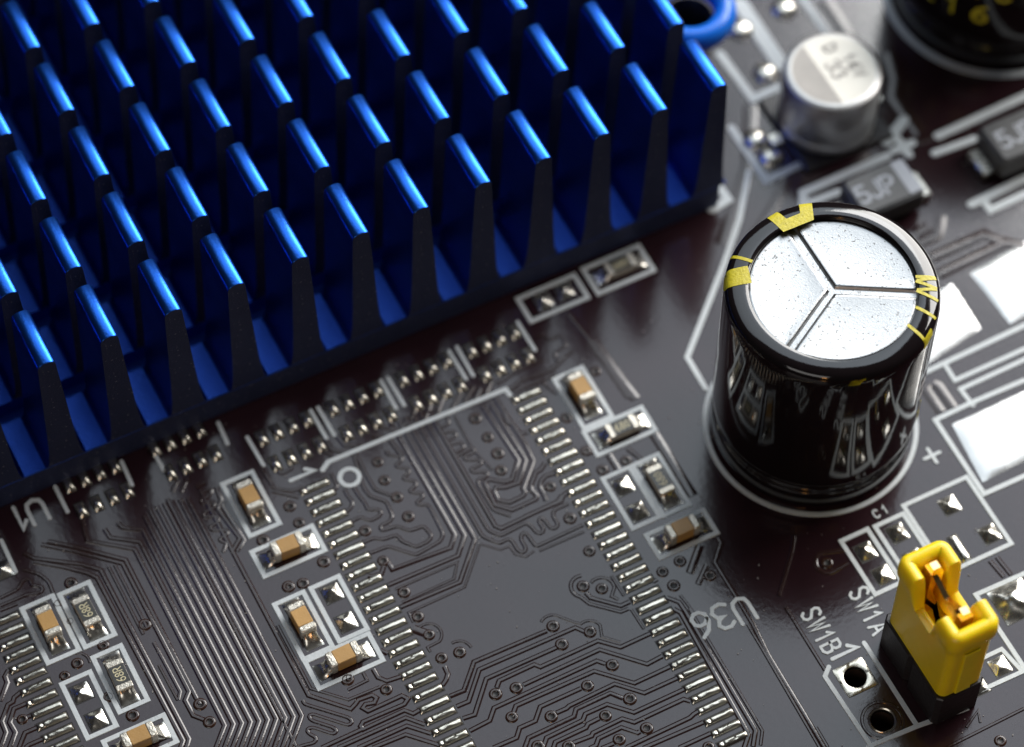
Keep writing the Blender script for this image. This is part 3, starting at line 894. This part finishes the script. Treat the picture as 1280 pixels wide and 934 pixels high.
# ------------------------------------------------------------------ electrolytic capacitors
def cap_profile(R, H):
    p = [(R * 0.90, 0.02), (R * 0.955, 0.12), (R * 0.985, 0.5), (R * 0.985, 1.35)]
    for t in range(7):                                           # crimp bead near the foot
        a = math.pi * t / 6
        p.append((R * 0.985 - 0.16 * math.sin(a), 1.45 + 0.75 * t / 6))
    p += [(R * 0.99, 2.35), (R, 3.0), (R, H - 1.10)]
    p += [(r_, z_) for r_, z_ in shoulder(R, H)]                 # rolled shoulder
    return p
def shoulder(R, H):
    return [(R - 0.005, H - 0.75), (R - 0.02, H - 0.50), (R - 0.06, H - 0.32), (R - 0.13, H - 0.20), (R - 0.22, H - 0.125),
            (R - 0.35, H - 0.075), (R - 0.55, H - 0.035), (R - 0.80, H - 0.008)]
def shoulder_z(r, R, H):
    S = shoulder(R, H)
    if r >= S[0][0]: return S[0][1]
    for (r1, z1), (r2, z2) in zip(S, S[1:]):
        if r2 <= r <= r1: return z2 + (z1 - z2) * (r - r2) / (r1 - r2)
    return H - 0.005
def electrolytic(name, label, loc, R, H, rlid, ang):
    t = thing(name, label, 'capacitor', (loc[0], loc[1], 0))
    mb = MB()
    prof = cap_profile(R, H) + [(rlid + 0.20, H - 0.003), (rlid + 0.08, H - 0.04), (rlid + 0.02, H - 0.16), (rlid + 0.02, H - 0.4)]
    mb.lathe(prof, 96)
    put('sleeve', mb.build('sleeve', [M['sleeve']]), t)
    # lid with the three pressed vent grooves: three proud sectors over a lower floor
    zl = H - 0.30; hw = 0.12
    mb = MB()
    mb.lathe([(rlid, zl - 0.14), (rlid * 0.5, zl - 0.14), (0.01, zl - 0.14)], 64)
    for k in range(3):
        a0, a1 = ang[k], ang[(k + 1) % 3]
        while a1 < a0: a1 += 2 * math.pi
        def outline(h, R_):
            am = (a0 + a1) / 2; d = h / math.sin((a1 - a0) / 2)
            P = [(d * math.cos(am), d * math.sin(am))]
            b0, b1 = a0 + math.asin(h / R_), a1 - math.asin(h / R_)
            for q in range(1, 6): 
                r_ = d + (R_ - d) * q / 6; P.append((r_ * math.cos(a0 + math.asin(h / r_)), r_ * math.sin(a0 + math.asin(h / r_))))
            P += [(R_ * math.cos(b0 + (b1 - b0) * q / 36), R_ * math.sin(b0 + (b1 - b0) * q / 36)) for q in range(37)]
            for q in range(5, 0, -1):
                r_ = d + (R_ - d) * q / 6; P.append((r_ * math.cos(a1 - math.asin(h / r_)), r_ * math.sin(a1 - math.asin(h / r_))))
            return P
        L = [(outline(hw, rlid), zl - 0.14), (outline(hw + 0.07, rlid), zl - 0.05), (outline(hw + 0.11, rlid - 0.01), zl - 0.004), (outline(hw + 0.15, rlid - 0.04), zl + 0.010), (outline(hw + 0.24, rlid - 0.12), zl)]
        n = len(L[0][0]); v = [(x, y, z) for P, z in L for x, y in P]
        f = [(r * n + i, r * n + (i + 1) % n, (r + 1) * n + (i + 1) % n, (r + 1) * n + i) for r in range(len(L) - 1) for i in range(n)]
        f.append(tuple(range((len(L) - 1) * n, len(L) * n)))
        mb.add(v, f, 0, True)
    put('vent_lid', mb.build('vent_lid', [M['alu']]), t)
    return t
RC_, HC_ = 4.97, 12.02
cap = electrolytic('electrolytic_capacitor', 'tall black electrolytic capacitor with three-way vent grooves on its bare silver lid', CAP, RC_, HC_, 3.84,
                   [math.radians(a) for a in (-150, -30, 90)])
def print_on_shoulder(strokes, width):
    mb = MB()
    for si, st in enumerate(strokes):
        P = []
        for x, y in st:
            q = at(x, y, HC_ - 0.12); P.append(Vector((q.x - CAP[0], q.y - CAP[1])))
        Q = []
        for a, b in zip(P, P[1:]):
            n = max(1, int((b - a).length / 0.07))
            Q += [a.lerp(b, k / n) for k in range(n)]
        Q.append(P[-1])
        off = offsets(Q, False); v = []; f = []
        for p, o in zip(Q, off):
            for s in (-0.5, -0.17, 0.17, 0.5):
                c = p + o * (s * width)
                r = min(c.length, RC_ - 0.004)
                c = c.normalized() * r
                zz = shoulder_z(r, RC_, HC_)
                nrm = Vector((c.x, c.y, 0)).normalized() * (0.9 if r > RC_ - 0.3 else 0.2) + Vector((0, 0, 0.8))
                nrm = nrm.normalized() * (0.022 + 0.003 * si)
                v.append((c.x + nrm.x, c.y + nrm.y, zz + nrm.z))
        for k in range(len(Q) - 1):
            for a in range(3): f.append((k * 4 + a, k * 4 + a + 1, k * 4 + 5 + a, k * 4 + 4 + a))
        mb.add(v, f, 0, True)
    put('printed_mark', mb.build('printed_mark', [M['yellowink']]), cap)
def k4(x, y): return (840 + x / 2.172, 230 + y / 2.172)
print_on_shoulder([[k4(*q) for q in s] for s in [[(272, 84), (306, 117), (366, 93), (362, 54)]]], 0.60)
print_on_shoulder([[k4(*q) for q in s] for s in [[(156, 194), (218, 215)]]], 0.17)
print_on_shoulder([[k4(*q) for q in s] for s in [[(139, 260), (211, 250)]]], 0.95)
print_on_shoulder([[k4(*q) for q in s] for s in [[(660, 256), (714, 256)], [(716, 258), (664, 266)], [(660, 268), (718, 286)], [(718, 288), (664, 292)], [(662, 294), (721, 318)]]], 0.16)
print_on_shoulder([[k4(*q) for q in [(660, 338), (716, 364)]]], 0.16)
print_on_shoulder([[k4(*q) for q in [(638, 386), (688, 424), (706, 392)]]], 0.16)

cap2 = electrolytic('electrolytic_capacitor', 'black electrolytic capacitor with rows of yellow print, beyond the silver can', CAP2, 5.6, 13.0, 4.3,
                    [math.radians(a) for a in (-150, -30, 90)])
def print_on_side(parent, R, txt, a0, z0, hgt, stroke, mat, step):
    for i, ch in enumerate(txt):
        if ch == ' ': continue
        mb = MB()
        for st in GL[ch]:
            P = [Vector(((x - .3) * hgt + i * step, y * hgt)) for x, y in st]
            v, f = ribbon(P, stroke, 0.01, False, 0.0)
            vv = []
            for x, y, z in v:
                a = a0 + x / R
                r = R + 0.012 + z
                vv.append((r * math.cos(a), r * math.sin(a), z0 + y))
            mb.add(vv, f)
        put('printed_mark', mb.build('printed_mark', [mat]), parent)
for row in range(4):
    print_on_side(cap2, 5.6, ['1500', 'U63', 'T105C', 'LE16', 'U36'][row], math.radians(-196 + 5 * row), 9.5 - 1.9 * row, 1.2, 0.22, M['yellowink'], 1.5)
print_on_side(cap, RC_, 'W 105C', math.radians(-42), 2.6, 1.0, 0.18, M['yellowink'], 1.0)

# surface-mount can
canp = (27.25, 7.95)
can = thing('can_capacitor', 'small silver can capacitor with grey half-moon mark on its lid', 'capacitor', (canp[0], canp[1], 0))
mb = MB(); mb.lathe([(2.3, 0.30), (2.52, 0.42), (2.55, 0.9), (2.48, 1.05), (2.48, 1.15), (2.55, 1.35), (2.55, 3.95), (2.5, 4.15), (2.35, 4.25), (2.15, 4.27)], 64)
put('can', mb.build('can', [M['can']]), can)
mb = MB(); mb.lathe([(2.16, 4.27), (1.2, 4.275), (0.01, 4.28)], 64)
put('lid', mb.build('lid', [M['cantop']]), can)
n = 28; xc = -0.62; v = []; hh = math.sqrt(2.1 ** 2 - xc ** 2); a0 = math.atan2(hh, xc)
pts = [(2.1 * math.cos(a0 + (2 * math.pi - 2 * a0) * i / n), 2.1 * math.sin(a0 + (2 * math.pi - 2 * a0) * i / n)) for i in range(n + 1)]
v = [(x, y, 4.29) for x, y in pts] + [(x, y, 4.30) for x, y in pts]
f = [tuple(range(n + 1, 2 * n + 2))] + [(i, i + 1, n + 2 + i, n + 1 + i) for i in range(n)]
put('polarity_mark', mesh('polarity_mark', v, f, M['canmark']), can)
for i, (ch, x, y, hg) in enumerate([('D', 0.55, 1.25, .65), ('3', 0.15, 0.25, .75), ('3', 0.15, -0.35, .75), ('1', 1.1, 0.3, .6), ('6', 1.1, -0.25, .6), ('V', 1.1, -0.8, .6)]):
    put('lid_print', letter_mesh(ch, hg, 0.15, M['canmark'], 0.008, 4.285), can, (x, y, 0), -math.pi / 2)
mb = MB(); mb.box(-2.6, 2.6, -2.6, 2.6, 0.02, 0.30, c=0.12)
put('plastic_base', mb.build('plastic_base', [M['header']]), can)
for s in (-1, 1):
    mb = MB(); mb.box(min(s * 2.62, s * 3.3), max(s * 2.62, s * 3.3), -0.35, 0.35, 0.02, 0.22, c=0.05)
    put('lead', mb.build('lead', [M['shiny']]), can)

# ------------------------------------------------------------------ chip parts
def fillet_mesh(L, W, H, seed):
    n, m = 14, 14; v = []; f = []
    r = random.Random(seed)
    for j in range(m + 1):
        for i in range(n + 1):
            s = i / n; t = -1 + 2 * j / m
            flare = 0.92 + 0.16 * s
            e = max(0, 1 - abs(t) ** 5)
            h = (1 - s) ** 2.1 * H * (0.35 + 0.65 * e) + 0.03 * e * (1 - s ** 6)
            h *= 1 + 0.28 * noise.noise(Vector((s * 3 + seed, t * 2, seed * 2.3)))
            v.append((s * L - 0.03, t * W / 2 * flare, 0.014 + max(0, h)))
    for j in range(m):
        for i in range(n):
            a = j * (n + 1) + i
            f.append((a, a + 1, a + n + 2, a + n + 1))
    b = len(v); W1 = n + 1
    edge = list(range(W1)) + [j * W1 + n for j in range(1, m + 1)] + [m * W1 + i for i in range(n - 1, -1, -1)] + [j * W1 for j in range(m - 1, 0, -1)]
    for e in edge: v.append((v[e][0], v[e][1], 0.006))
    q = len(edge)
    for k in range(q): f.append((edge[k], b + k, b + (k + 1) % q, edge[(k + 1) % q]))
    return mesh('solder_fillet', v, f, M['shiny'], None, True)
FIL = [fillet_mesh(0.66, 0.84, 0.52, s) for s in range(4)]
FILR = [fillet_mesh(0.66, 0.88, 0.36, s + 9) for s in range(4)]
def mlcc_meshes():
    mb = MB(); mb.box(-0.46, 0.46, -0.385, 0.385, 0.05, 0.80, c=0.03); body = mb.build('ceramic_body', [M['mlcc']])
    mb = MB(); mb.box(0.455, 0.80, -0.405, 0.405, 0.03, 0.825, c=0.06); e1 = mb.build('end_terminal', [M['term']])
    return body, e1
MB_, ME_ = mlcc_meshes()
def res_meshes():
    mb = MB(); mb.box(-0.48, 0.48, -0.39, 0.39, 0.04, 0.44, c=0.02); body = mb.build('ceramic_chip', [M['res']])
    mb = MB(); mb.box(-0.50, 0.50, -0.375, 0.375, 0.44, 0.475, c=0.012); top = mb.build('glaze', [M['resblack']])
    mb = MB(); mb.box(0.485, 0.80, -0.40, 0.40, 0.03, 0.485, c=0.035); e1 = mb.build('end_terminal', [M['term']])
    return body, top, e1
RB_, RT_, RE_ = res_meshes()
cnt = [0]
def chip(kind, c, vertical, label, digits=None, dx=0.0, tilt=0.0):
    cnt[0] += 1; k = cnt[0]
    rz = (math.pi / 2 if vertical else 0) + math.radians(tilt)
    x, y = (c[0], c[1] + dx) if vertical else (c[0] + dx, c[1])
    if kind == 'c':
        t = thing('ceramic_capacitor', label, 'capacitor', (x, y, 0), rz, 'tan chip capacitors on the board')
        put('ceramic_body', MB_, t); put('end_terminal', ME_, t); put('end_terminal', ME_, t, rz=math.pi)
        fl = FIL
    else:
        t = thing('chip_resistor', label, 'resistor', (x, y, 0), rz, 'chip resistors on the board')
        put('ceramic_chip', RB_, t); put('glaze', RT_, t); put('end_terminal', RE_, t); put('end_terminal', RE_, t, rz=math.pi)
        fl = FILR
        if digits:
            for i, ch in enumerate(digits):
                put('printed_digit', letter_mesh(ch, 0.40, 0.05, M['digits'], 0.006, 0.476, 0.8), t, (-0.27 + 0.27 * i, 0, 0), 0)
    put('solder_fillet', fl[k % 4], t, (0.80, 0, 0)); put('solder_fillet', fl[(k + 2) % 4], t, (-0.80, 0, 0), math.pi)
    return t
chip('c', RC['a'], True, 'tan chip capacitor beside the chip pin-one ring, set along the lead row', dx=0.1)
chip('c', RC['b'], False, 'tan chip capacitor lying crosswise between two lengthwise ones, by the bus traces', dx=0.0, tilt=-1.5)
chip('c', RC['c'], True, 'tan chip capacitor standing lengthwise beside two bare solder squares, near the long bus', dx=0.1, tilt=1)
chip('c', RC['d'], False, 'tan chip capacitor lying crosswise below a pair of bare solder squares, by the meander traces', tilt=1.0)
chip('c', RC['e'], True, 'tan chip capacitor at the end of the chip footprint nearest the heatsink', dx=0.25)
chip('c', RC['f'], False, 'tan chip capacitor in a single outline close to the foot of the tall black capacitor', tilt=0)
chip('c', RC['g'], True, 'tan chip capacitor side by side with a chip resistor marked 68R', dx=0.1)
chip('c', RC['h'], False, 'tan chip capacitor lying crosswise beyond the lower 68R resistor', tilt=0)
chip('r', RC['r1'], True, 'dark chip resistor marked 68R beside a tan chip capacitor', '68R', tilt=1.5)
chip('r', RC['r2'], True, 'dark chip resistor marked 68R beside two bare solder squares', '68R', tilt=-2)
chip('r', RC['r3'], False, 'grey chip resistor lying crosswise at the end of a tan capacitor outline', '680', dx=0.12)
chip('r', RC['r4'], True, 'grey chip resistor beside two bare solder squares near the tall black capacitor', '680', dx=0.1)
chip('r', RC['r5'], False, 'grey chip resistor tucked under the front edge of the blue heatsink', '680', dx=0.1)

# diodes
def diode(label, cx, cy, L, W, band_at):
    t = thing('diode', label, 'diode', (cx, cy, 0), 0, 'grey diodes behind the tall capacitor')
    mb = MB(); mb.box(-L / 2, L / 2, -W / 2, W / 2, 0.25, 1.75, c=0.18)
    put('body', mb.build('body', [M['diode']]), t)
    mb = MB(); mb.box(band_at - 0.35, band_at + 0.35, -W / 2 + 0.2, W / 2 - 0.2, 1.752, 1.765)
    put('cathode_band', mb.build('cathode_band', [M['band']]), t)
    for s in (-1, 1):
        mb = MB(); mb.box(min(s * L / 2, s * (L / 2 + 0.75)), max(s * L / 2, s * (L / 2 + 0.75)), -0.85, 0.85, 0.02, 0.55, c=0.1)
        put('lead', mb.build('lead', [M['shiny']]), t)
    for i, ch in enumerate('5JP'):
        put('printed_mark', letter_mesh(ch, 1.0, 0.17, M['band'], 0.01, 1.752), t, (-1.2 + 0.75 * i, 0, 0))
diode('grey moulded diode with a pale end band, close behind the tall capacitor', 27.0, 2.0, 3.6, 2.5, 1.35)
diode('grey moulded diode beside the plus mark, farther from the tall capacitor', 35.2, 1.75, 4.0, 2.6, 1.5)

# ------------------------------------------------------------------ header and jumper
JC = (15.52, -21.85)
hdr = thing('pin_header', 'black two-pin header under the yellow jumper', 'pin header', (JC[0], JC[1], 0))
def chamfer_block(x, y, z0, z1, notch):
    v = []
    ring = [(-x + notch, -y), (x - notch, -y), (x, -y + notch), (x, -notch), (x - notch, 0), (x, notch), (x, y - notch), (x - notch, y), (-x + notch, y), (-x, y - notch), (-x, notch), (-x + notch, 0), (-x, -notch), (-x, -y + notch)]
    n = len(ring)
    v = [(a, b, z0) for a, b in ring] + [(a, b, z1 - 0.06) for a, b in ring] + [(a * 0.96, b * 0.98, z1) for a, b in ring]
    f = [tuple(range(n - 1, -1, -1)), tuple(range(2 * n, 3 * n))]
    for r in range(2):
        for i in range(n): f.append((r * n + i, r * n + (i + 1) % n, (r + 1) * n + (i + 1) % n, (r + 1) * n + i))
    return v, f
v, f = chamfer_block(1.25, 2.5, 0.02, 2.45, 0.22)
put('insulator', mesh('insulator', v, f, M['header']), hdr)
for s in (-1, 1):
    mb = MB(); a = 0.31
    mb.box(-a, a, s * 1.27 - a, s * 1.27 + a, 2.452, 8.02)
    mb.add([(-a, s * 1.27 - a, 8.02), (a, s * 1.27 - a, 8.02), (a, s * 1.27 + a, 8.02), (-a, s * 1.27 + a, 8.02),
            (-a * .6, s * 1.27 - a * .6, 8.28), (a * .6, s * 1.27 - a * .6, 8.28), (a * .6, s * 1.27 + a * .6, 8.28), (-a * .6, s * 1.27 + a * .6, 8.28)],
           [(0, 1, 5, 4), (1, 2, 6, 5), (2, 3, 7, 6), (3, 0, 4, 7), (4, 5, 6, 7)])
    put('pin', mb.build('pin', [M['gold']]), hdr)

jmp = thing('jumper', 'yellow plastic jumper cap with gold contacts, pushed onto the black pin header', 'jumper', (JC[0], JC[1] - 0.02, 2.47))
def jumper_shell():
    hx, hy, cr = 1.14, 2.36, 0.40
    # rounded rectangle outline, counter-clockwise, dense
    out = []
    def seg(a, b, n):
        for i in range(n): out.append((a[0] + (b[0] - a[0]) * i / n, a[1] + (b[1] - a[1]) * i / n))
    def cor(cx, cy, a0, n=6):
        for i in range(n):
            a = math.radians(a0 + 90 * i / n); out.append((cx + cr * math.cos(a), cy + cr * math.sin(a)))
    seg((hx, -hy + cr), (hx, hy - cr), 44); cor(hx - cr, hy - cr, 0)
    seg((hx - cr, hy), (-hx + cr, hy), 12); cor(-hx + cr, hy - cr, 90)
    seg((-hx, hy - cr), (-hx, -hy + cr), 44); cor(-hx + cr, -hy + cr, 180)
    seg((-hx + cr, -hy), (hx - cr, -hy), 12); cor(hx - cr, -hy + cr, 270)
    n = len(out)
    def sst(a, b, x):
        t = max(0, min(1, (x - a) / (b - a))); return t * t * (3 - 2 * t)
    def endness(y): return sst(0.62, 1.08, abs(y))          # 0 along the notch, 1 at both ends
    def top(y): return 3.55 + 2.10 * endness(y)
    v = []; rings = []
    LV = [0.0, 0.04, 0.5, 1.5, 2.5, 3.2]
    def off(x, y, d):
        """push the outline outward by d"""
        qx = max(-hx + cr, min(hx - cr, x)); qy = max(-hy + cr, min(hy - cr, y))
        dx, dy = x - qx, y - qy; l = math.hypot(dx, dy) or 1
        return x + dx / l * d, y + dy / l * d
    prof = []                                                # (kind, value) up the outside, over the rim, down the inside
    rows = []
    for lv in LV:
        rows.append(lambda x, y, lv=lv: (off(x, y, -0.05 if lv == 0 else 0.0), lv))
    def lip(frac, d): 
        def g(x, y):
            e = endness(y); T = top(y); base = 3.3
            return off(x, y, d * e), base + (T - base) * frac
        return g
    rows += [lip(0.10, 0.0), lip(0.30, 0.0), lip(0.40, 0.03), lip(0.47, 0.11), lip(0.56, 0.18), lip(0.76, 0.19), lip(0.90, 0.14), lip(0.975, 0.03)]
    rows += [lambda x, y: (off(x, y, -0.12 - 0.10 * (1 - endness(y))), top(y)), lambda x, y: (off(x, y, -0.34), top(y) - 0.02), lambda x, y: (off(x, y, -0.50), top(y) - 0.13), lambda x, y: (off(x, y, -0.57), top(y) - 0.32)]
    rows += [lambda x, y: (off(x, y, -0.59), top(y) - 0.8), lambda x, y: (off(x, y, -0.60), 2.0)]
    for g in rows:
        for x, y in out:
            (X, Y), zz = g(x, y); v.append((X, Y, zz))
    f = []
    for r in range(len(rows) - 1):
        for i in range(n):
            j = (i + 1) % n
            f.append((r * n + i, r * n + j, (r + 1) * n + j, (r + 1) * n + i))
    f.append(tuple(range(n - 1, -1, -1)))
    b = (len(rows) - 1) * n
    f.append(tuple(range(b, b + n)))
    return v, f
v, f = jumper_shell()
shell = put('shell', mesh('shell', v, f, M['jumper'], None, True), jmp)
# raised rib on the long faces, gold spring contact between the pins
for s in (-1, 1):
    mb = MB(); mb.box(-0.42, 0.42, min(s * 2.33, s * 2.47), max(s * 2.33, s * 2.47), 0.05, 3.85, c=0.05)
    put('grip_rib', mb.build('grip_rib', [M['jumper']]), jmp)
mb = MB()
mb.add([(-0.16, -1.0, 5.55), (0.10, -1.0, 5.55), (0.10, 0.0, 4.9), (-0.16, 0.0, 4.9), (0.10, 0.98, 5.2), (-0.16, 0.98, 5.2),
        (-0.16, -1.0, 4.3), (0.10, -1.0, 4.3), (0.10, 0.0, 3.9), (-0.16, 0.0, 3.9), (0.10, 0.98, 4.1), (-0.16, 0.98, 4.1)],
       [(0, 1, 2, 3), (3, 2, 4, 5), (1, 7, 8, 2), (2, 8, 10, 4), (6, 0, 3, 9), (9, 3, 5, 11), (7, 1, 0, 6), (4, 10, 11, 5)])
put('contact', mb.build('contact', [M['gold']]), jmp)

# ------------------------------------------------------------------ dust
rd = random.Random(3)
mb = MB()
for i in range(800):
    x, y = rd.uniform(-24, 40), rd.uniform(-27, 12)
    if y > 5.6 and x < 20: continue
    s = rd.choice([0.012, 0.016, 0.022, 0.03]); a = rd.uniform(0, 6.28); l = s * rd.uniform(1, 2.5)
    ca, sa = math.cos(a), math.sin(a)
    v = [(x - l * ca, y - l * sa, 0.052), (x + s * sa, y - s * ca, 0.05), (x + l * ca, y + l * sa, 0.052), (x - s * sa, y + s * ca, 0.05), (x, y, 0.05 + s), (x, y, 0.047)]
    mb.add(v, [(0, 1, 4), (1, 2, 4), (2, 3, 4), (3, 0, 4), (1, 0, 5), (2, 1, 5), (3, 2, 5), (0, 3, 5)])
d = put('dust', mb.build('dust', [M['dust']]))
tag(d, 'fine pale dust specks scattered over the circuit board', 'dust'); d['kind'] = 'stuff'
